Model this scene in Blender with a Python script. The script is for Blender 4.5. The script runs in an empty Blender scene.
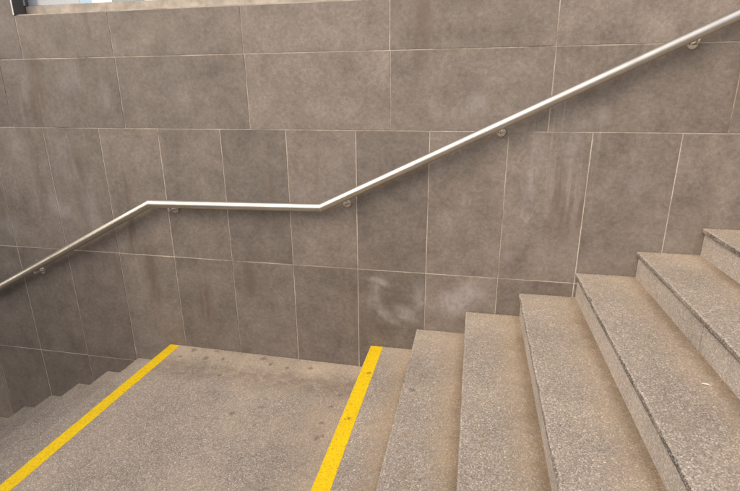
import bpy, bmesh, math, random
from mathutils import Vector, Matrix, noise
random.seed(7)
S = bpy.context.scene
C = S.collection

# ------------------------------------------------------------------ helpers
def obj(name, bm, mat, parent=None, loc=(0, 0, 0), smooth=False):
    me = bpy.data.meshes.new(name)
    bmesh.ops.recalc_face_normals(bm, faces=bm.faces)
    bm.to_mesh(me); bm.free()
    if smooth:
        for p in me.polygons: p.use_smooth = True
    if mat: me.materials.append(mat)
    o = bpy.data.objects.new(name, me); C.objects.link(o)
    if parent: o.parent = parent
    o.location = loc
    return o

def tag(o, label, cat, group=None):
    o['label'] = label; o['category'] = cat
    if group: o['group'] = group
    return o

def thing(name, label, cat, loc=(0, 0, 0), group=None):
    o = bpy.data.objects.new(name, None); C.objects.link(o)
    o.empty_display_size = .1; o.location = loc
    return tag(o, label, cat, group)

def box(bm, x0, x1, y0, y1, z0, z1, bev=0):
    r = bmesh.ops.create_cube(bm, size=1)
    vs = r['verts']
    for v in vs:
        v.co = Vector(((x0+x1)/2 + v.co.x*(x1-x0), (y0+y1)/2 + v.co.y*(y1-y0), (z0+z1)/2 + v.co.z*(z1-z0)))
    if bev:
        es = list({e for v in vs for e in v.link_edges})
        bmesh.ops.bevel(bm, geom=es, offset=bev, segments=2, affect='EDGES', profile=.5)

def tube(bm, pts, r, seg=24, cap=True):
    """swept circle through pts with mitred corners"""
    pts = [Vector(p) for p in pts]
    rings = []
    for i, p in enumerate(pts):
        d0 = (pts[i]-pts[i-1]).normalized() if i else (pts[1]-pts[0]).normalized()
        d1 = (pts[i+1]-pts[i]).normalized() if i < len(pts)-1 else d0
        n = (d0+d1).normalized()
        up = Vector((0, 0, 1)) if abs(d0.z) < .9 else Vector((1, 0, 0))
        a = d0.cross(up).normalized(); b = a.cross(d0).normalized()
        ring = []
        for k in range(seg):
            t = 2*math.pi*k/seg
            q = a*math.cos(t)*r + b*math.sin(t)*r
            q = q - d0*(q.dot(n)/d0.dot(n))          # project along the tube onto the mitre plane
            ring.append(bm.verts.new(p+q))
        rings.append(ring)
    for r0, r1 in zip(rings, rings[1:]):
        for k in range(seg):
            bm.faces.new((r0[k], r0[(k+1) % seg], r1[(k+1) % seg], r1[k]))
    if cap:
        bm.faces.new(rings[0][::-1]); bm.faces.new(rings[-1])

def nz(x, y, z=0.): return noise.noise(Vector((x, y, z)))

# ------------------------------------------------------------------ node helper
class N:
    def __init__(s, name):
        s.m = bpy.data.materials.new(name); s.m.use_nodes = True
        s.t = s.m.node_tree; s.b = s.t.nodes['Principled BSDF']
    def n(s, typ, **k):
        o = s.t.nodes.new(typ)
        for a, v in k.items(): setattr(o, a, v)
        return o
    def l(s, a, b): s.t.links.new(a, b)
    def put(s, sock, v):
        if hasattr(v, 'links'): s.l(v, sock)
        else: sock.default_value = v
    def math(s, op, a, b=None, clamp=False):
        o = s.n('ShaderNodeMath', operation=op, use_clamp=clamp); s.put(o.inputs[0], a)
        if b is not None: s.put(o.inputs[1], b)
        return o.outputs[0]
    def vmath(s, op, a, b=None):
        o = s.n('ShaderNodeVectorMath', operation=op); s.put(o.inputs[0], a)
        if b is not None: s.put(o.inputs[1], b)
        return o.outputs['Value'] if op in ('LENGTH', 'DOT_PRODUCT') else o.outputs[0]
    def noise(s, vec, scale, detail=4, rough=.5, dist=0):
        o = s.n('ShaderNodeTexNoise'); s.put(o.inputs['Vector'], vec)
        o.inputs['Scale'].default_value = scale; o.inputs['Detail'].default_value = detail
        o.inputs['Roughness'].default_value = rough; o.inputs['Distortion'].default_value = dist
        return o.outputs[0]
    def noisec(s, vec, scale, detail=4):
        o = s.n('ShaderNodeTexNoise'); s.put(o.inputs['Vector'], vec)
        o.inputs['Scale'].default_value = scale; o.inputs['Detail'].default_value = detail
        return o.outputs['Color']
    def rng(s, v, a, b, c=0., d=1., smooth=True):
        o = s.n('ShaderNodeMapRange', interpolation_type='SMOOTHSTEP' if smooth else 'LINEAR')
        s.put(o.inputs[0], v)
        for i, q in enumerate((a, b, c, d)): o.inputs[1+i].default_value = q
        return o.outputs[0]
    def scl(s, vec, sc, off=(0, 0, 0)):
        o = s.n('ShaderNodeMapping'); s.put(o.inputs['Vector'], vec)
        o.inputs['Scale'].default_value = sc; o.inputs['Location'].default_value = off
        return o.outputs[0]
    def mix(s, f, a, b, blend='MIX'):
        o = s.n('ShaderNodeMix', data_type='RGBA', blend_type=blend)
        s.put(o.inputs[0], f)
        for q, v in ((o.inputs[6], a), (o.inputs[7], b)):
            s.put(q, v if hasattr(v, 'links') else (*v, 1))
        return o.outputs[2]
    def ramp(s, f, stops):
        o = s.n('ShaderNodeValToRGB'); s.put(o.inputs[0], f); e = o.color_ramp.elements
        while len(e) < len(stops): e.new(.5)
        for q, (p, c) in zip(e, stops): q.position = p; q.color = (*c, 1)
        return o.outputs[0]
    def ell(s, vec, c, r, rot=0, plane='xz', a=.6, b=1.):
        """soft ellipse: 1 inside, 0 outside"""
        d = s.elld(vec, c, r, rot, plane)
        return s.rng(d, a, b, 1., 0.)
    def elld(s, vec, c, r, rot=0, plane='xz'):
        o = s.n('ShaderNodeMapping', vector_type='TEXTURE'); s.put(o.inputs['Vector'], vec)
        if plane == 'xz':
            o.inputs['Location'].default_value = (c[0], 0, c[1]); o.inputs['Scale'].default_value = (r[0], 1e4, r[1])
            o.inputs['Rotation'].default_value = (0, rot, 0)
        else:
            o.inputs['Location'].default_value = (c[0], c[1], 0); o.inputs['Scale'].default_value = (r[0], r[1], 1e4)
            o.inputs['Rotation'].default_value = (0, 0, rot)
        return s.vmath('LENGTH', o.outputs[0])
    def bump(s, h, strength, dist):
        o = s.n('ShaderNodeBump'); o.inputs['Strength'].default_value = strength; o.inputs['Distance'].default_value = dist
        s.l(h, o.inputs['Height']); s.l(o.outputs[0], s.b.inputs['Normal'])
    def out(s, col, rough, metal=0., spec=None):
        s.put(s.b.inputs['Base Color'], col if hasattr(col, 'links') else (*col, 1))
        s.put(s.b.inputs['Roughness'], rough); s.b.inputs['Metallic'].default_value = metal
        if spec is not None: s.b.inputs['Specular IOR Level'].default_value = spec
        return s.m
    def maxall(s, L):
        r = L[0]
        for q in L[1:]: r = s.math('MAXIMUM', r, q)
        return r

def wall_tile_material():
    m = N('grey_brown_stone_tile')
    P = m.n('ShaderNodeTexCoord').outputs['Object']
    isl = m.n('ShaderNodeNewGeometry').outputs['Random Per Island']
    off = m.n('ShaderNodeCombineXYZ'); m.l(m.math('MULTIPLY', isl, 37.), off.inputs[0]); m.l(m.math('MULTIPLY', isl, 91.), off.inputs[2])
    Q = m.vmath('ADD', P, off.outputs[0])
    cloud = m.noise(Q, 4.2, 12, .74, .25)
    fine = m.noise(m.scl(Q, (.85, 1, 1)), 44, 9, .78)
    col = m.ramp(cloud, [(.24, (.112, .091, .077)), (.42, (.186, .155, .129)), (.58, (.238, .199, .166)), (.78, (.31, .263, .225))])
    col = m.mix(m.rng(fine, .34, .68, 0, 1), m.mix(1, col, (.80, .795, .79), 'MULTIPLY'), m.mix(1, col, (1.14, 1.14, 1.14), 'MULTIPLY'))
    # woven / brushed grain of the porcelain
    gv = m.noise(m.scl(Q, (230, 230, 45)), 1, 2, .6); gh = m.noise(m.scl(Q, (45, 230, 230)), 1, 2, .6)
    grain = m.math('ADD', m.math('MULTIPLY', gv, .5), m.math('MULTIPLY', gh, .5))
    col = m.mix(m.rng(grain, .36, .64, 0, 1), m.mix(1, col, (.90, .90, .90), 'MULTIPLY'), m.mix(1, col, (1.08, 1.08, 1.08), 'MULTIPLY'))
    # small dark clouded flecks
    fl = m.math('MULTIPLY', m.rng(m.noise(Q, 17, 5, .7, .8), .56, .72), m.rng(cloud, .62, .40))
    col = m.mix(m.math('MULTIPLY', fl, .45), col, (.105, .082, .067))
    # each tile its own tone
    tone = m.rng(isl, 0, 1, .76, 1.09, False)
    tc = m.n('ShaderNodeCombineXYZ')
    for i in range(3): m.l(tone, tc.inputs[i])
    col = m.mix(1, col, tc.outputs[0], 'MULTIPLY')
    # rusty water runs down the wall (vertical, continuous over the joints)
    run = m.noise(m.scl(P, (4.2, 1, .38)), 1, 6, .6, .3)
    run = m.math('MULTIPLY', m.rng(run, .56, .72), m.rng(m.noise(P, 1.6, 3), .40, .62))
    col = m.mix(m.math('MULTIPLY', run, .60), col, (.125, .085, .058))
    runs2 = []
    for (x, z, w, h) in [(-2.36, -.34, .07, .40), (-2.02, -.40, .09, .48), (-1.66, -.62, .10, .62), (-1.55, -1.05, .08, .48), (.17, -.98, .05, .25), (1.2, -.3, .05, .33), (-1.15, -1.25, .10, .3), (-.78, -1.0, .06, .25), (-2.75, -.45, .05, .4)]:
        runs2.append(m.ell(P, (x, z), (w, h), 0, 'xz', .2, 1.))
    r2 = m.math('MULTIPLY', m.maxall(runs2), m.rng(m.noise(m.scl(P, (1, 1, .16)), 15, 6, .65), .36, .62))
    col = m.mix(m.math('MULTIPLY', r2, .72), col, (.122, .090, .068))
    # pale lime smears and scrubbed patches
    wv = m.vmath('SUBTRACT', m.noisec(P, 6, 4), (.5, .5, .5))
    sc = m.n('ShaderNodeVectorMath', operation='SCALE'); m.l(wv, sc.inputs[0]); sc.inputs['Scale'].default_value = .10
    W = m.vmath('ADD', P, sc.outputs[0])
    brush = m.rng(m.noise(m.scl(W, (1, 1, .45)), 34, 9, .78), .38, .58, .30, 1)
    sm = []
    for (x, z, rx, rz, rot, k) in [(.15, -.985, .11, .045, .2, .9), (.34, -1.19, .15, .09, .45, .75), (.41, -1.07, .07, .15, 0, .6), (.66, -1.08, .19, .13, -.35, 1.), (.74, -.99, .14, .10, .5, .9), (.52, -1.13, .10, .06, 0, .45), (.10, -1.1, .05, .14, 0, .4),
                                    (1.02, -.36, .05, .13, .2, .3), (1.08, -.12, .07, .20, 0, .35), (1.25, -.1, .07, .20, .15, .42), (1.31, -.4, .035, .26, .08, .5), (1.29, .03, .10, .06, 0, .4), (1.40, .09, .07, .07, .7, .4),
                                    (.72, .17, .08, .10, -.4, .35), (1.62, -.28, .08, .2, .2, .25), (.95, -.74, .05, .05, 0, .4),
                                    (-2.22, -.58, .16, .10, .4, .5), (-2.72, -.74, .12, .12, .3, .5), (-1.95, .31, .12, .16, .1, .3), (-2.3, .3, .08, .18, .1, .3), (-1.7, .22, .05, .16, 0, .4), (-2.5, -.12, .08, .2, 0, .35), (-2.14, -.2, .06, .22, 0, .35), (-1.97, -.55, .08, .3, 0, .3)]:
        sm.append(m.math('MULTIPLY', m.ell(W, (x, z), (rx, rz), rot, 'xz', .15, 1.), k))
    # a wiped arc: a thin crescent
    d = m.elld(W, (.33, -1.06), (.225, .225))
    ring = m.math('MULTIPLY', m.rng(d, .70, .98), m.rng(d, .99, 1.10, 1, 0))
    sx = m.n('ShaderNodeSeparateXYZ'); m.l(P, sx.inputs[0])
    ring = m.math('MULTIPLY', ring, m.math('MULTIPLY', m.rng(sx.outputs[0], .24, .36, 1, 0), m.rng(sx.outputs[2], -.99, -.92, 1, 0)))
    sm.append(m.math('MULTIPLY', ring, .55))
    d = m.elld(W, (1.055, -.42), (.035, .10), .25)
    ring = m.math('MULTIPLY', m.math('MULTIPLY', m.rng(d, .7, .95), m.rng(d, 1., 1.2, 1, 0)), .45)
    ring = m.math('MULTIPLY', ring, m.rng(sx.outputs[2], -.46, -.40, 1, 0))
    sm.append(ring)
    vs_ = m.rng(m.noise(m.scl(P, (19, 1, .8)), 1, 8, .72, .5), .50, .70)
    zone = m.maxall([m.ell(P, (1.2, -.15), (.32, .62), 0, 'xz', .3, 1.), m.math('MULTIPLY', m.ell(P, (-2.3, -.2), (.55, .8), 0, 'xz', .3, 1.), .6)])
    sm.append(m.math('MULTIPLY', m.math('MULTIPLY', vs_, zone), .75))
    smear = m.math('MULTIPLY', m.maxall(sm), brush)
    col = m.mix(m.math('MULTIPLY', smear, .62), col, (.42, .385, .375))
    # loose greyish bloom here and there
    bl = m.rng(m.noise(W, 2.3, 5, .6), .57, .75)
    col = m.mix(m.math('MULTIPLY', m.math('MULTIPLY', bl, brush), .20), col, (.35, .32, .31))
    h = m.math('ADD', m.math('MULTIPLY', fine, .5), m.math('MULTIPLY', grain, .5))
    m.bump(h, .25, .002)
    return m.out(col, m.rng(fine, .3, .7, .55, .72), 0, .35)

def grout_material():
    m = N('sandy_grout')
    P = m.n('ShaderNodeTexCoord').outputs['Object']
    a = m.noise(P, 2.6, 6, .68); b = m.noise(P, 90, 3, .6)
    gz = m.n('ShaderNodeSeparateXYZ'); m.l(P, gz.inputs[0])
    a = m.math('ADD', a, m.rng(gz.outputs[2], -.02, -.06, 0, .07))      # the tall rows were pointed afresh
    col = m.ramp(a, [(.38, (.17, .135, .11)), (.46, (.40, .335, .275)), (.64, (.66, .58, .49))])
    col = m.mix(m.rng(b, .3, .7, 0, .35), col, (.22, .17, .13))
    return m.out(col, .9, 0, .2)

def stone_material(name, kind):
    """washed granite concrete: fine pale and dark aggregate in a sandy matrix"""
    m = N(name)
    P = m.n('ShaderNodeTexCoord').outputs['Object']
    oi = m.n('ShaderNodeObjectInfo').outputs['Random']
    off = m.n('ShaderNodeCombineXYZ'); m.l(m.math('MULTIPLY', oi, 61.), off.inputs[0]); m.l(m.math('MULTIPLY', oi, 23.), off.inputs[1])
    Q = m.vmath('ADD', P, off.outputs[0])
    sp = m.n('ShaderNodeSeparateXYZ'); m.l(P, sp.inputs[0]); X, Y, Z = sp.outputs
    v = m.n('ShaderNodeTexVoronoi'); v.inputs['Scale'].default_value = 250; m.l(Q, v.inputs['Vector'])
    rnd = m.n('ShaderNodeSeparateColor'); m.l(v.outputs['Color'], rnd.inputs[0])
    v2 = m.n('ShaderNodeTexVoronoi'); v2.inputs['Scale'].default_value = 135; m.l(Q, v2.inputs['Vector'])
    rnd2 = m.n('ShaderNodeSeparateColor'); m.l(v2.outputs['Color'], rnd2.inputs[0])
    big = m.noise(Q, 2.6, 6, .6); mid = m.noise(Q, 13, 6, .65)
    grains = m.ramp(rnd.outputs[0], [(.0, (.140, .122, .105)), (.14, (.190, .166, .142)), (.30, (.224, .196, .168)), (.66, (.262, .230, .198)), (.84, (.325, .288, .25)), (.96, (.43, .39, .345))])
    chips = m.math('MULTIPLY', m.math('GREATER_THAN', rnd2.outputs[1], .90), m.rng(v2.outputs['Distance'], .0035, .005, 1, 0))
    chips = m.math('MULTIPLY', m.math('GREATER_THAN', rnd2.outputs[1], .90), m.rng(v2.outputs['Distance'], .25, .5, 1, 0))
    dark = m.math('MULTIPLY', m.math('LESS_THAN', rnd2.outputs[1], .07), m.rng(v2.outputs['Distance'], .25, .5, 1, 0))
    grains = m.mix(m.math('MULTIPLY', chips, .35), grains, (.56, .51, .46))
    grains = m.mix(m.math('MULTIPLY', dark, .45), grains, (.075, .062, .055))
    xs = m.n('ShaderNodeSeparateXYZ'); m.l(m.n('ShaderNodeObjectInfo').outputs['Location'], xs.inputs[0])
    dusty = m.rng(xs.outputs[0], .2, 1.7, 1.35, .85, False)      # the lower treads carry more sand
    # sandy dust that hides the aggregate
    dust = (.262, .213, .157)
    if kind == 'riser':
        d = m.rng(mid, .40, .75, .0, .45)
        col = m.mix(d, m.mix(1, grains, (1.32, 1.38, 1.46), 'MULTIPLY'), (.36, .35, .335))
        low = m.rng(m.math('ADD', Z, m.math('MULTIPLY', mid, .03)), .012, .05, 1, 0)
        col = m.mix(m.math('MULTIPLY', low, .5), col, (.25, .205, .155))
    else:
        if kind == 'tread':       # dirt gathers at the back of the tread, the front is walked clean
            back = m.rng(m.math('ADD', X, m.math('MULTIPLY', m.math('SUBTRACT', big, .5), .22)), .12, .29)
            f = m.math('ADD', m.math('MULTIPLY', m.math('MULTIPLY', back, .58), dusty), m.rng(mid, .40, .70, .08, .42), True)
            # pale swept dust beside the wall
            col = m.mix(f, grains, dust)
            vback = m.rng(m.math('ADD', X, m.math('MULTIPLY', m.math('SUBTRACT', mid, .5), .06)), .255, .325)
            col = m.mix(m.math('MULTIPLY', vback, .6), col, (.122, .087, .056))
            wl = m.rng(m.math('ADD', Y, m.math('MULTIPLY', m.math('SUBTRACT', mid, .5), .5)), -.42, -.08)
            col = m.mix(m.math('MULTIPLY', wl, .38), col, (.36, .305, .235))
        else:
            wl = m.rng(m.math('ADD', Y, m.math('MULTIPLY', m.math('SUBTRACT', big, .5), .5)), -.36, -.05)
            rt = m.rng(m.math('ADD', X, m.math('MULTIPLY', m.math('SUBTRACT', big, .5), .9)), .95, 1.5)
            f = m.math('ADD', m.math('MULTIPLY', m.math('MAXIMUM', wl, rt), .42), m.rng(big, .38, .68, .05, .42), True)
            col = m.mix(f, grains, (.285, .232, .175))
            col = m.mix(m.math('MULTIPLY', wl, .5), col, (.37, .315, .245))
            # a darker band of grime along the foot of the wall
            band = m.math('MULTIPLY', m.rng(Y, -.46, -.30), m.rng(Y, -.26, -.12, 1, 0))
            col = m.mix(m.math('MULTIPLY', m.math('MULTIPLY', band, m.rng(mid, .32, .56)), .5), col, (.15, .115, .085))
    gr = m.math('ADD', m.rng(rnd.outputs[2], 0, 1, .80, 1.18, False), m.math('MULTIPLY', m.math('GREATER_THAN', rnd.outputs[2], .93), .28))
    gr = m.math('MULTIPLY', gr, m.rng(m.noise(Q, 60, 4, .7), .3, .7, .90, 1.10, False))
    gc = m.n('ShaderNodeCombineXYZ')
    for i in range(3): m.l(gr, gc.inputs[i])
    col = m.mix(1, col, gc.outputs[0], 'MULTIPLY')
    blot = m.rng(m.noise(Q, 6.5, 5, .6, .5), .58, .74)
    col = m.mix(m.math('MULTIPLY', blot, .28), col, (.155, .125, .095))
    lum = m.rng(big, .3, .7, 1.12, 1.48, False)
    lc = m.n('ShaderNodeCombineXYZ')
    for i, k in enumerate((1.0, 1.0, 1.0) if kind == 'riser' else (1.05, 1.015, .965)): m.l(m.math('MULTIPLY', lum, k), lc.inputs[i])
    col = m.mix(1, col, lc.outputs[0], 'MULTIPLY')
    # trodden spots (old gum and drips)
    if kind != 'riser':
        wv = m.vmath('SUBTRACT', m.noisec(Q, 30, 3), (.5, .5, .5))
        sc = m.n('ShaderNodeVectorMath', operation='SCALE'); m.l(wv, sc.inputs[0]); sc.inputs['Scale'].default_value = .035
        Wp = m.vmath('ADD', P, sc.outputs[0]); WQ = m.vmath('ADD', Q, sc.outputs[0])
        sv = m.n('ShaderNodeTexVoronoi'); sv.inputs['Scale'].default_value = 4.6; m.l(m.vmath('MULTIPLY', WQ, (1, 1, 0)), sv.inputs['Vector'])
        sr = m.n('ShaderNodeSeparateColor'); m.l(sv.outputs['Color'], sr.inputs[0])
        spot = m.math('MULTIPLY', m.math('GREATER_THAN', sr.outputs[0], .66), m.rng(m.math('SUBTRACT', sv.outputs['Distance'], m.math('MULTIPLY', sr.outputs[1], .06)), .035, .085, 1, 0))
        col = m.mix(m.math('MULTIPLY', spot, .40), col, (.085, .062, .045))
        ps = m.math('MULTIPLY', m.math('LESS_THAN', sr.outputs[0], .17), m.rng(sv.outputs['Distance'], .03, .055, 1, 0))
        col = m.mix(m.math('MULTIPLY', ps, .45), col, (.46, .39, .30))
        if kind == 'landing':
            L = []
            for (x, y, r) in [(-.047, -.363, .022), (-.068, -.495, .019), (-.486, -.135, .02), (-.328, -.103, .022), (-1.256, -.046, .028), (-1.108, -.134, .03), (-1.079, -.026, .022), (-.983, -.116, .022), (-.475, -.586, .022), (-.06, -.782, .02), (-.071, -.651, .02), (-.70, -.05, .03), (-.62, -.11, .024), (-1.3, -.15, .02), (-.9, -.32, .016)]:
                L.append(m.ell(Wp, (x+1.4823, y), (r*1.2, r*.9), random.uniform(0, 3), 'xy', .1, 1.15))
            col = m.mix(m.math('MULTIPLY', m.maxall(L), .58), col, (.095, .07, .05))
    if kind == 'tread':   # broken, grimy front arris of each slab
        fr = m.math('MULTIPLY', m.rng(X, .012, .02, 1, 0), m.rng(Z, -.005, -.002, 1, 0))
        g2 = m.ramp(rnd.outputs[1], [(.0, (.045, .039, .035)), (.4, (.105, .09, .079)), (.7, (.19, .165, .142)), (.9, (.38, .345, .30))])
        col = m.mix(m.math('MULTIPLY', fr, m.math('MULTIPLY', m.rng(m.noise(Q, 9, 5, .6), .30, .55, .45, 1.), m.rng(oi, 0, 1, .55, 1.1, False))), col, g2)
        tip = m.math('MULTIPLY', m.rng(X, .012, .045, 1, 0), m.rng(Z, -.002, -.0005))
        col = m.mix(m.math('MULTIPLY', tip, m.rng(mid, .40, .62, .05, .5)), col, m.mix(1, grains, (1.35, 1.35, 1.36), 'MULTIPLY'))
    h = m.math('ADD', m.math('MULTIPLY', rnd.outputs[0], .6), m.math('MULTIPLY', mid, .8))
    m.bump(h, .45, .0025)
    return m.out(col, m.rng(mid, .3, .7, .62, .85), 0, .3)

def yellow_material(name, spots):
    m = N(name)
    P = m.n('ShaderNodeTexCoord').outputs['Object']
    v = m.n('ShaderNodeTexVoronoi'); v.inputs['Scale'].default_value = 150; m.l(P, v.inputs['Vector'])
    r = m.n('ShaderNodeSeparateColor'); m.l(v.outputs['Color'], r.inputs[0])
    big = m.noise(P, 5, 6, .65); mid = m.noise(P, 32, 5, .7)
    col = m.ramp(r.outputs[0], [(0, (.76, .475, .002)), (.5, (.88, .595, .003)), (1, (.92, .63, .006))])
    col = m.mix(m.rng(big, .45, .8, 0, .45), col, (.72, .45, .006))
    worn = m.math('MULTIPLY', m.rng(mid, .63, .70), m.rng(big, .42, .60))
    pit = m.math('MULTIPLY', m.math('LESS_THAN', r.outputs[1], .06), m.rng(mid, .40, .60))
    col = m.mix(m.math('MAXIMUM', m.math('MULTIPLY', worn, .35), m.math('MULTIPLY', pit, .4)), col, (.20, .13, .05))
    L = []
    wv = m.vmath('SUBTRACT', m.noisec(P, 45, 3), (.5, .5, .5))
    sc = m.n('ShaderNodeVectorMath', operation='SCALE'); m.l(wv, sc.inputs[0]); sc.inputs['Scale'].default_value = .03
    Wp = m.vmath('ADD', P, sc.outputs[0])
    for (x, y, rx, ry) in spots:
        L.append(m.ell(Wp, (x, y), (rx, ry), 0, 'xy', .4, 1.1))
    col = m.mix(m.math('MULTIPLY', m.maxall(L), .6), col, (.20, .12, .04))
    m.bump(m.math('ADD', r.outputs[0], mid), .4, .0015)
    return m.out(col, .62, 0, .35)

def steel_material():
    m = N('brushed_stainless_steel')
    P = m.n('ShaderNodeTexCoord').outputs['Object']
    a = m.noise(m.scl(P, (6, 160, 160)), 1, 4, .6); b = m.noise(P, 5, 5, .6)
    col = m.mix(m.rng(b, .35, .7), (.58, .545, .49), (.46, .43, .385))
    m.bump(a, .06, .001)
    return m.out(col, m.math('ADD', m.rng(a, .3, .7, .36, .44), m.rng(b, .4, .7, 0, .06)), 1.)

def simple(name, col, rough, sc=30, amt=.2, metal=0., spec=.4):
    m = N(name)
    P = m.n('ShaderNodeTexCoord').outputs['Object']
    a = m.noise(P, sc, 5, .6)
    c = m.mix(m.rng(a, .3, .7), tuple(q*(1-amt) for q in col), tuple(min(1, q*(1+amt)) for q in col))
    return m.out(c, rough, metal, spec)

def glass_material():
    m = N('clear_window_glass')
    t = m.t; t.nodes.remove(m.b)
    tr = m.n('ShaderNodeBsdfTransparent'); tr.inputs[0].default_value = (.93, .95, .95, 1)
    gl = m.n('ShaderNodeBsdfGlossy'); gl.inputs['Roughness'].default_value = .02
    lw = m.n('ShaderNodeLayerWeight'); fac = m.math('ADD', m.math('MULTIPLY', m.math('POWER', lw.outputs['Facing'], 4.), .5), .04)
    mx = m.n('ShaderNodeMixShader'); m.l(fac, mx.inputs[0]); m.l(tr.outputs[0], mx.inputs[1]); m.l(gl.outputs[0], mx.inputs[2])
    m.l(mx.outputs[0], t.nodes['Material Output'].inputs[0])
    return m.m

TILE = wall_tile_material(); GROUT = grout_material()
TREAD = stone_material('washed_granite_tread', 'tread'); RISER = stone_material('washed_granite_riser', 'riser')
LAND = stone_material('washed_granite_landing', 'landing'); YEL = yellow_material('yellow_step_paint', [(.062, -.345, .018, .02), (.048, -.80, .016, .012), (.028, -.815, .009, .012)]); YEL2 = yellow_material('yellow_landing_paint', [(.03, -1.9, .012, .016), (.07, -.62, .007, .008)]); STEEL = steel_material()
BRACKET = simple('satin_bracket_steel', (.72, .67, .60), .45, 40, .1, 1.)
MORTAR = simple('dark_dirty_mortar', (.06, .05, .042), .9, 60, .3, 0, .2)
CONC = simple('cast_concrete', (.30, .28, .26), .85, 8)
DARKM = simple('dark_bronze_aluminium', (.13, .118, .11), .5, 20, .15)
PALEM = simple('sandy_painted_metal', (.37, .315, .255), .6, 10, .25)
TRIM = simple('pale_metal_trim', (.62, .60, .58), .4, 30, .1)
BLIND = simple('pale_lilac_blind', (.50, .48, .54), .8, 4, .06)
WHITE = simple('white_render', (.78, .77, .74), .85, 3, .06)
PANE = simple('dark_window_pane', (.10, .12, .13), .15, 3, .1, 0, .5)
PAPER = simple('dirty_white_paper', (.68, .62, .54), .8, 60, .15)
GLASS = glass_material(); PAVE = simple('street_paving', (.26, .25, .235), .85, 6, .2)
SCREW = simple('dark_screw_head', (.10, .09, .085), .4, 60, .1, 1.)

# ------------------------------------------------------------------ measured geometry (metres; the tiled wall is the plane y = 0)
TW = .45                       # tile width
ROW = .895; UP = .448          # tall row, low row
OFF = .2125                    # half-bond offset of the upper rows
ZL = -1.607                    # landing
RU, TU, X0 = .1558, .3165, .0838
RD, TD, XL = .1538, .3056, -1.4823
SILL = .716; WIN_L, WIN_R, WIN_T = -2.288, 1.1075, 1.75
DEPTH = -4.35                  # stair width
N_UP, N_DN = 15, 14
JOINT5 = -0.881

# ------------------------------------------------------------------ tiled wall
def tiles(bm, rects, gap=.0056, th=.012):
    for (x0, x1, z0, z1) in rects:
        jx, jz = random.uniform(-.0007, .0007), random.uniform(-.0007, .0007)
        dy = random.uniform(-.0006, .0006)
        box(bm, x0+gap/2+jx, x1-gap/2+jx, dy, th, z0+gap/2+jz, z1-gap/2+jz, .0012)

def wall_rects(x_lo, x_hi):
    R = []
    i0, i1 = int(math.floor(x_lo/TW)), int(math.ceil(x_hi/TW))
    for r in range(5):
        for i in range(i0, i1): R.append((i*TW, (i+1)*TW, -(r+1)*ROW, -r*ROW))
    j0, j1 = int(math.floor(x_lo/(2*TW))), int(math.ceil(x_hi/(2*TW)))
    for j in range(j0, j1):
        a = OFF+j*2*TW; R.append((a, a+2*TW, 0, UP))
        lo, hi = UP, 2*UP
        a2 = a-.005
        # the row under the window is cut to the sill; beside the window it is whole
        for (p, q) in ((a2, min(a2+2*TW, WIN_L)), (max(a2, WIN_L), min(a2+2*TW, WIN_R)), (max(a2, WIN_R), a2+2*TW)):
            if q-p < .03: continue
            inside = p >= WIN_L-.001 and q <= WIN_R+.001
            R.append((p, q, UP, SILL if inside else 2*UP))
        for k in range(2, 5):
            for (p, q) in ((a, min(a+2*TW, WIN_L)), (max(a, WIN_R), a+2*TW)):
                if q-p >= .03: R.append((p, q, k*UP, (k+1)*UP))
        a = a
        if a+2*TW > WIN_L and a < WIN_R:
            R.append((max(a, WIN_L), min(a+2*TW, WIN_R), WIN_T, 5*UP))
    return R

wall = thing('tiled_wall', 'tall grey-brown stone tile wall with pale grout behind the handrail', 'wall')
bm = bmesh.new(); tiles(bm, wall_rects(-6.3, 5.4))
obj('tile_facing', bm, TILE, wall)
bm = bmesh.new()
G0, G1 = .0022, .24
box(bm, -6.3, 5.6, G0, G1, -4.5, SILL-.002)
box(bm, -6.3, WIN_L-.002, G0, G1, SILL-.002, 5*UP); box(bm, WIN_R+.002, 5.6, G0, G1, SILL-.002, 5*UP)
box(bm, WIN_L-.002, WIN_R+.002, G0, G1, WIN_T, 5*UP)
obj('grout_bed', bm, GROUT, wall)

# ------------------------------------------------------------------ window in the top of the wall
win = thing('window', 'long recessed window with sandy bottom rail set in the top of the tiled wall', 'window', (WIN_L, 0, SILL))
def W(x0, x1, y0, y1, z0, z1, name, mat, bev=.002, parent=None):
    b = bmesh.new(); box(b, x0-WIN_L, x1-WIN_L, y0, y1, z0-SILL, z1-SILL, bev); return obj(name, b, mat, parent or win)
W(WIN_L+.004, WIN_R-.004, .012, .225, SILL, SILL+.006, 'sill', PALEM, 0)
W(WIN_L, WIN_L+.004, -.003, .225, SILL+.0065, WIN_T, 'jamb_lining', DARKM, 0)
W(WIN_L-.003, WIN_L+.006, -.006, -.0032, SILL+.002, WIN_T, 'corner_trim', TRIM, 0)
fr = W(WIN_L+.006, WIN_R-.006, .095, .14, SILL+.007, SILL+.068, 'bottom_rail', PALEM)
W(WIN_L+.006, WIN_L+.022, .09, .14, SILL+.070, WIN_T-.05, 'stile', DARKM)
W(WIN_L+.0062, WIN_L+.014, .084, .0895, SILL+.070, WIN_T-.05, 'stile_bead', TRIM, 0)
W(WIN_R-.05, WIN_R-.006, .09, .14, SILL+.070, WIN_T-.05, 'stile', DARKM)
W(WIN_L+.006, WIN_R-.006, .09, .14, WIN_T-.048, WIN_T-.002, 'top_rail', DARKM)
W(WIN_L+.0235, WIN_R-.052, .098, .104, SILL+.070, WIN_T-.05, 'glass_pane', GLASS, 0)
W(WIN_L+.0235, -1.87, .1065, .110, SILL+.071, WIN_T-.051, 'blind', BLIND, 0)

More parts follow.
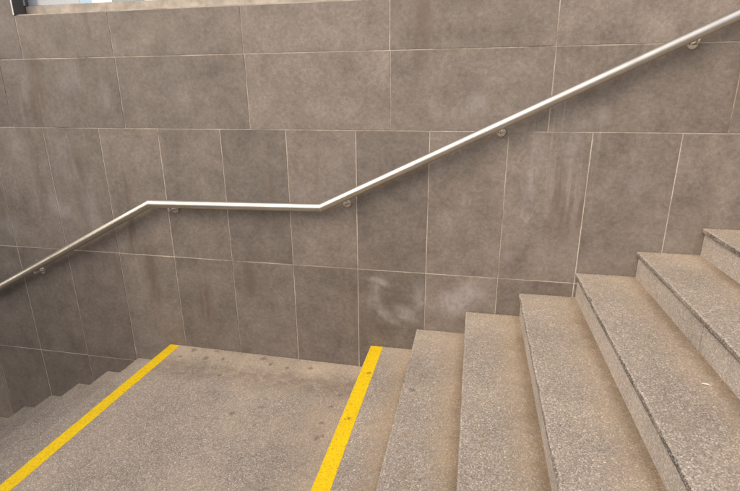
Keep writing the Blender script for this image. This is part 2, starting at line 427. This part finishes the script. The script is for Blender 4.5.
# street level behind the window
def struct(name, bm, mat, loc=(0, 0, 0)):
    o = obj(name, bm, mat, None, loc); o['kind'] = 'structure'; return o
bm = bmesh.new(); box(bm, -60, 60, .245, 90, .40, .70); struct('street_pavement', bm, PAVE)
hb = thing('pale_building', 'pale rendered building beyond the street, seen through the high window', 'building', (-3, 9, .70))
b = bmesh.new(); box(b, -6, 5.2, 0, 6, 0, 7.5); obj('facade', b, WHITE, hb)
for k in range(6):
    for zz in (1.1, 3.9):
        b = bmesh.new(); box(b, -5.4+k*1.75, -4.5+k*1.75, -.02, .05, zz, zz+1.5); f = obj('window', b, PANE, hb)
        b = bmesh.new(); box(b, -5.46+k*1.75, -4.44+k*1.75, -.05, .04, zz-.08, zz-.002); obj('sill', b, TRIM, f)
rl = thing('street_railing', 'thin grey railing at street level just outside the high window', 'railing', (-1.55, .5, .70))
b = bmesh.new(); box(b, 0, 2.6, -.015, .015, 1.0, 1.04, .004); obj('top_rail', b, CONC, rl)
for k in range(14):
    b = bmesh.new(); box(b, .05+k*.19, .066+k*.19, -.008, .008, 0, .998); obj('baluster', b, CONC, rl)

# ------------------------------------------------------------------ stairs
def nose_slab(L, th, depth, front_y=-.004, seed=0., z_end=0., chip=1.):
    """slab with a worn, chipped front edge at x = 0 (its top at z = 0), built in 8 mm stations along y"""
    bm = bmesh.new()
    prof = [(.012, -th), (.003, -th+.004), (.0, -th*.55), (.0, -.006), (.0022, -.0018), (.008, 0), (.03, 0), (.12, 0), (L, z_end), (L, -th)]
    n = int(abs(depth-front_y)/.008)
    rings = []
    for j in range(n+1):
        y = front_y+(depth-front_y)*j/n
        c = max(0., nz(y*9, seed, 1.)-.18)*.016 + max(0., nz(y*31, seed, 4.)-.15)*.012 + (nz(y*70, seed, 9.)+.4)*.0016
        c *= chip
        w = nz(y*1.3, seed, 7.)*.002
        ring = []
        for i, (x, z) in enumerate(prof):
            if i in (1, 2): x += .5*(nz(y*24, seed, 2.+i)*.0022)+.3*c
            if i == 3: x += .75*c; z -= .35*c
            if i == 4: x += 1.0*c; z -= .22*c
            if i == 5: x += 1.1*c
            if i == 6: x = max(x, .008+1.1*c+.006)
            if i < 8: x += w
            ring.append(bm.verts.new((x, y, z)))
        rings.append(ring)
    for a, b2 in zip(rings, rings[1:]):
        for i in range(len(prof)):
            k = (i+1) % len(prof)
            bm.faces.new((a[i], a[k], b2[k], b2[i]))
    bm.faces.new(rings[0]); bm.faces.new(rings[-1][::-1])
    return bm

def riser_bm(h, th=.024, drop=.002, joint=-1.):
    b = bmesh.new(); y0 = -.005
    for y1 in (joint, DEPTH):          # two stones with a hairline joint between them
        box(b, .016, .05, y1+.003, y0, -h-drop, -th+.001, .0012); y0 = y1-.003
    return b

def stripe_bm(width, seed, x_lo=.004, chip=.15):
    b = bmesh.new(); n = 500; vs = []
    for j in range(n+1):
        y = -.007+(DEPTH+.007)*j/n
        e = max(0., nz(y*9, seed, 1.)-.18)*.016+max(0., nz(y*31, seed, 4.)-.15)*.012
        a = max(x_lo, .006+1.15*e*chip)+abs(nz(y*60, seed, 3.))*.002
        c = width+nz(y*22, seed, 5.)*.0022+nz(y*2.5, seed, 6.)*.002
        vs.append([b.verts.new((a, y, .0012)), b.verts.new((c, y, .0012)), b.verts.new((c+.0012, y, -.0005)), b.verts.new((a-.0012, y, -.0005))])
    for p, q in zip(vs, vs[1:]):
        for i in range(3):
            pass
        b.faces.new((p[0], p[1], q[1], q[0])); b.faces.new((p[1], p[2], q[2], q[1])); b.faces.new((p[3], p[0], q[0], q[3]))
    return b

TH = .031
def flight(name, label, n, x0, z0, t, r, seed, first_h=None):
    """n steps; the first has its nose at (x0, z0); each next is t further along and r higher"""
    root = thing(name, label, 'stairs', (x0, 0, z0))
    for i in range(n):
        h = (first_h if (first_h and i == 0) else r)
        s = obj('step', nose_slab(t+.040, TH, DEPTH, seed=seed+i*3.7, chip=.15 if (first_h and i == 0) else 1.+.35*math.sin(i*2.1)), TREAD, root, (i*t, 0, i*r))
        jy = (-2.3, -1.6, -2.9, -2.0, -2.6, JOINT5, -1.9)[i % 7]
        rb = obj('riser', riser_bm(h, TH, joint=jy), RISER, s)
        b = bmesh.new(); box(b, .0185, .045, jy-.0028, jy+.0028, -h-.001, -TH); obj('mortar_joint', b, MORTAR, s)
        if i == 0 and first_h:
            st = obj('yellow_stripe', stripe_bm(.088, seed), YEL, s)
    return root

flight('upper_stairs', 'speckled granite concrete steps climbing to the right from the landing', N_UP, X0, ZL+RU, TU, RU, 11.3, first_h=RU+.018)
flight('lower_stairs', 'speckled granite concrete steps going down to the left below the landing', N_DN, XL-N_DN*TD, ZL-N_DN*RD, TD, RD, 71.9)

land = thing('stair_landing', 'flat speckled landing with a yellow stripe on its left edge, between two flights', 'landing', (XL, 0, ZL))
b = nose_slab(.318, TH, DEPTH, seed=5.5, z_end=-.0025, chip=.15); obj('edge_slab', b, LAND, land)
LL = X0-XL+.045
b = bmesh.new(); nx, ny = 20, 44; g = []
for i in range(nx+1):
    row = []
    for j in range(ny+1):
        x = .3188+(LL-.3188)*i/nx; y = -.004+(DEPTH+.004)*j/ny
        z = -.0025-.0165*((x-.3188)/(LL-.3188))+nz(x*2.2, y*2.2, 3)*.0015*(1 if 0 < i < nx else 0)
        row.append(b.verts.new((x, y, z)))
    g.append(row)
for i in range(nx):
    for j in range(ny): b.faces.new((g[i][j], g[i+1][j], g[i+1][j+1], g[i][j+1]))
r = bmesh.ops.extrude_face_region(b, geom=b.faces[:])
for v in [e for e in r['geom'] if isinstance(e, bmesh.types.BMVert)]: v.co.z = -.12
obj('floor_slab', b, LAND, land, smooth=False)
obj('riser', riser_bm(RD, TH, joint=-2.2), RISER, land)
obj('yellow_stripe', stripe_bm(.086, 5.5), YEL2, land)
b = bmesh.new(); box(b, .05, LL-.01, DEPTH, -.006, -.9, -.125); obj('base', b, CONC, land)

bm = bmesh.new(); box(bm, -14, XL-N_DN*TD+.03, DEPTH, -.003, -.3, 0); struct('underpass_floor', bm, CONC, (0, 0, ZL-(N_DN+1)*RD))
bm = bmesh.new(); box(bm, X0+N_UP*TU+.016, 14, DEPTH, .2, -.3, 0); struct('upper_pavement', bm, PAVE, (0, 0, ZL+N_UP*RU))

# ------------------------------------------------------------------ handrail
rail = thing('handrail', 'brushed stainless steel tube handrail bending over the landing on wall brackets', 'handrail', (-.214, -.07, -.472))
RP = [(-6.2, -.070, -2.885), (-1.431, -.070, -.494), (-.214, -.070, -.473), (4.7, -.070, 1.9105)]
o0 = Vector(rail.location)
bm = bmesh.new(); tube(bm, [Vector(p)-o0 for p in RP], .0272, 40)
tb = obj('tube', bm, STEEL, rail)
for p in tb.data.polygons: p.use_smooth = len(p.vertices) == 4
# flat caps and mitres stay crisp
bpy.context.view_layer.update()
tb.data.set_sharp_from_angle(angle=math.radians(20))
def weld(i):
    p = Vector(RP[i]); d0 = (p-Vector(RP[i-1])).normalized(); d1 = (Vector(RP[i+1])-p).normalized(); n = (d0+d1).normalized()
    a = d0.cross(Vector((0, 0, 1))).normalized(); b = a.cross(d0).normalized(); bm = bmesh.new(); rings = []
    for off, r in ((-.0022, .0271), (-.001, .0279), (.001, .0279), (.0022, .0271)):
        ring = []
        for k in range(40):
            q = a*math.cos(k*math.pi/20)*r+b*math.sin(k*math.pi/20)*r
            ring.append(bm.verts.new(p-o0+q-d0*(q.dot(n)/d0.dot(n))+n*(off+.0004*nz(k*.9, i*7.))))
        rings.append(ring)
    for u, v in zip(rings, rings[1:]):
        for k in range(40): bm.faces.new((u[k], u[(k+1) % 40], v[(k+1) % 40], v[k]))
    obj('weld_seam', bm, BRACKET, rail, smooth=True)
weld(1); weld(2)
def rail_z(x):
    for (a, b) in zip(RP, RP[1:]):
        if a[0] <= x <= b[0]: return a[2]+(b[2]-a[2])*(x-a[0])/(b[0]-a[0])
for (x, zd) in [(-3.72, None), (-2.506, -1.080), (-1.293, -.542), (-.062, -.452), (.857, -.002), (1.768, .443), (2.68, None), (3.6, None)]:
    zt = rail_z(x); zd = zd if zd is not None else zt-.055
    bm = bmesh.new()
    pts = [(0, -.006, 0)]
    for k in range(7):                                   # rounded elbow
        a = k/6*math.pi/2; pts.append((0, -.070+.016-.016*math.sin(a), .016-.016*math.cos(a)))
    pts.append((0, -.070, zt-zd-.015))
    tube(bm, pts, .008, 14)
    br = obj('bracket', bm, BRACKET, rail, Vector((x, 0, zd))-o0, smooth=True)
    br.data.set_sharp_from_angle(angle=math.radians(40))
    bm = bmesh.new()                                     # domed round wall flange
    segs = 28; prof = [(.0255, -.0007), (.0255, -.0045), (.0235, -.0065), (.012, -.0078), (.0, -.008)]
    rings = []
    for (rr, y) in prof[:-1]:
        rings.append([bm.verts.new((rr*math.cos(2*math.pi*k/segs), y, rr*math.sin(2*math.pi*k/segs))) for k in range(segs)])
    for a, b in zip(rings, rings[1:]):
        for k in range(segs): bm.faces.new((a[k], a[(k+1) % segs], b[(k+1) % segs], b[k]))
    bm.faces.new(rings[-1]); bm.faces.new(rings[0][::-1])
    fl = obj('wall_flange', bm, BRACKET, br, smooth=True); fl.data.set_sharp_from_angle(angle=math.radians(40))
    for sx in (-.0165, .0165):
        bm = bmesh.new(); bmesh.ops.create_cone(bm, cap_ends=True, segments=12, radius1=.0036, radius2=.003, depth=.003, matrix=Matrix.Translation((sx, -.0082, -.002)) @ Matrix.Rotation(math.pi/2, 4, 'X'))
        obj('screw', bm, SCREW, br)

# ------------------------------------------------------------------ litter
def scrap(x, y, z, L, w, rot, label):
    b = bmesh.new(); n = 6; rows = []
    for i in range(n+1):
        t = i/n-.5; row = []
        for s in (-1, 0, 1):
            ww = w*(1-.5*abs(t))*(.8+.4*nz(t*5, s, L*100))
            row.append((t*L, s*ww/2, .003+.004*math.cos(t*4)*(.6+.4*s)))
        rows.append([b.verts.new(q) for q in row])
    for p, q in zip(rows, rows[1:]):
        for k in range(2): b.faces.new((p[k], q[k], q[k+1], p[k+1]))
    r = bmesh.ops.extrude_face_region(b, geom=b.faces[:])
    for v in [e for e in r['geom'] if isinstance(e, bmesh.types.BMVert)]: v.co.z -= .0015
    o = obj('paper_scrap', b, PAPER, None, (x, y, z+.0005), smooth=True); o.rotation_euler.z = rot
    return tag(o, label, 'litter', 'paper scraps on the steps')
Z5 = ZL+5*RU
scrap(1.497, -1.112, Z5, .022, .006, 1.9, 'smaller white paper scrap on the step, nearer its front edge')
scrap(1.607, -1.152, Z5, .034, .007, -.35, 'longer white paper scrap on the step, nearer the next riser')

# fine grit swept into the corners along the wall and at the backs of the treads
bm = bmesh.new()
def pebble(x, y, z, r):
    M_ = Matrix.Translation((x, y, z+r*.35)) @ Matrix.Rotation(random.uniform(0, 6), 4, 'Z') @ Matrix.Diagonal((random.uniform(.7, 1.4), random.uniform(.6, 1.1), .6, 1))
    bmesh.ops.create_icosphere(bm, subdivisions=1, radius=r, matrix=M_)
for k in range(420):
    x = random.uniform(XL+.1, X0-.02); y = -.006-abs(random.gauss(0, .022)); t_ = max(0, (x-XL-.32)/(LL-.32))
    pebble(x, y, ZL-.0025-.0165*t_, random.choice((.0008, .001, .0014, .0022)))
for i in range(7):
    for k in range(70):
        pebble(X0+i*TU+random.uniform(.02, TU), -.006-abs(random.gauss(0, .012)), ZL+(i+1)*RU, random.choice((.0008, .001, .0014, .002)))
    for k in range(120):
        pebble(X0+(i+1)*TU+.013-abs(random.gauss(0, .012)), random.uniform(-2.2, -.01), ZL+(i+1)*RU, random.choice((.0008, .001, .0014, .0022)))
GRIT = simple('loose_grit', (.17, .13, .09), .9, 300, .5, 0, .2)
g_ = obj('grit', bm, GRIT); tag(g_, 'loose dark grit gathered in the corners of landing and steps', 'grit'); g_['kind'] = 'stuff'

# ------------------------------------------------------------------ unseen wall, slab and canopy added outside the frame to shape the light
opp = thing('tiled_wall', 'plain grey-brown tile wall added unseen across the stairs to shape the light', 'wall', (0, DEPTH, 0))  # guessed opposite wall, added for its effect on the light
b = bmesh.new(); box(b, -6.3, 5.6, -.25, -.003, -4.5, .19); obj('grout_bed', b, GROUT, opp)
b = bmesh.new()
for r in range(5):
    for i in range(-14, 12): box(b, i*TW+.0024, (i+1)*TW-.0024, -.012, 0, -(r+1)*ROW+.0024, -r*ROW-.0024)
for j in range(-7, 6): box(b, OFF+j*.9+.0024, OFF+(j+1)*.9-.0024, -.012, 0, .0024, .19)
obj('tile_facing', b, TILE, opp)
b = bmesh.new(); box(b, -10, -3.95, DEPTH, -.01, 0, .35); sl = obj('shade_slab', b, CONC, None, (0, 0, .55))  # unseen slab added to keep sky light off the lower left
tag(sl, 'added unseen concrete slab that shades the lower stairs', 'roof')

b = bmesh.new(); box(b, 2.9, 9, DEPTH, .2, 0, .25); cn = obj('shade_canopy', b, CONC, None, (0, 0, 2.5))  # invented canopy, added out of view to darken the upper right
tag(cn, 'added unseen concrete canopy that shades the upper right of the stairs', 'canopy')

# ------------------------------------------------------------------ camera
cam = bpy.data.cameras.new('camera'); co = bpy.data.objects.new('camera', cam); C.objects.link(co)
f, yaw, pit, rol = 488.4406, .2089, .3048, -.0073
cam.sensor_width = 36; cam.lens = f/740*36; cam.clip_start = .05; cam.clip_end = 500
F = Vector((-math.sin(yaw), math.cos(yaw), 0)); Rr = Vector((math.cos(yaw), math.sin(yaw), 0)); U = Vector((0, 0, 1))
F2 = F*math.cos(pit)-U*math.sin(pit); U2 = U*math.cos(pit)+F*math.sin(pit)
R3 = Rr*math.cos(rol)+U2*math.sin(rol); U3 = -Rr*math.sin(rol)+U2*math.cos(rol)
M = Matrix((R3, U3, -F2)).transposed().to_4x4(); M.translation = Vector((.7116, -2.9542, .2227))
co.matrix_world = M
S.camera = co

# ------------------------------------------------------------------ light: bright overcast
w = bpy.data.worlds.new('World'); S.world = w; w.use_nodes = True
nt = w.node_tree; bg = nt.nodes['Background']
sky = nt.nodes.new('ShaderNodeTexSky'); sky.sky_type = 'NISHITA'; sky.sun_disc = False
elev, az = math.radians(40), math.radians(222)     # azimuth from +Y, clockwise
sky.sun_elevation = elev; sky.sun_rotation = az
sky.air_density = 1.0; sky.dust_density = 4.0; sky.ozone_density = 1.0
nt.links.new(sky.outputs[0], bg.inputs[0]); bg.inputs[1].default_value = .14
sun = bpy.data.lights.new('sun', 'SUN'); so = bpy.data.objects.new('sun', sun); C.objects.link(so)
sun.energy = 1.05; sun.angle = math.radians(110); sun.color = (1, .92, .81)
dirv = Vector((math.sin(az)*math.cos(elev), math.cos(az)*math.cos(elev), math.sin(elev)))
so.rotation_euler = dirv.to_track_quat('Z', 'Y').to_euler()

vs = S.view_settings
S.display_settings.display_device = 'sRGB'
vs.view_transform = 'Standard'; vs.look = 'None'; vs.gamma = 1; vs.use_curve_mapping = False; vs.exposure = .72
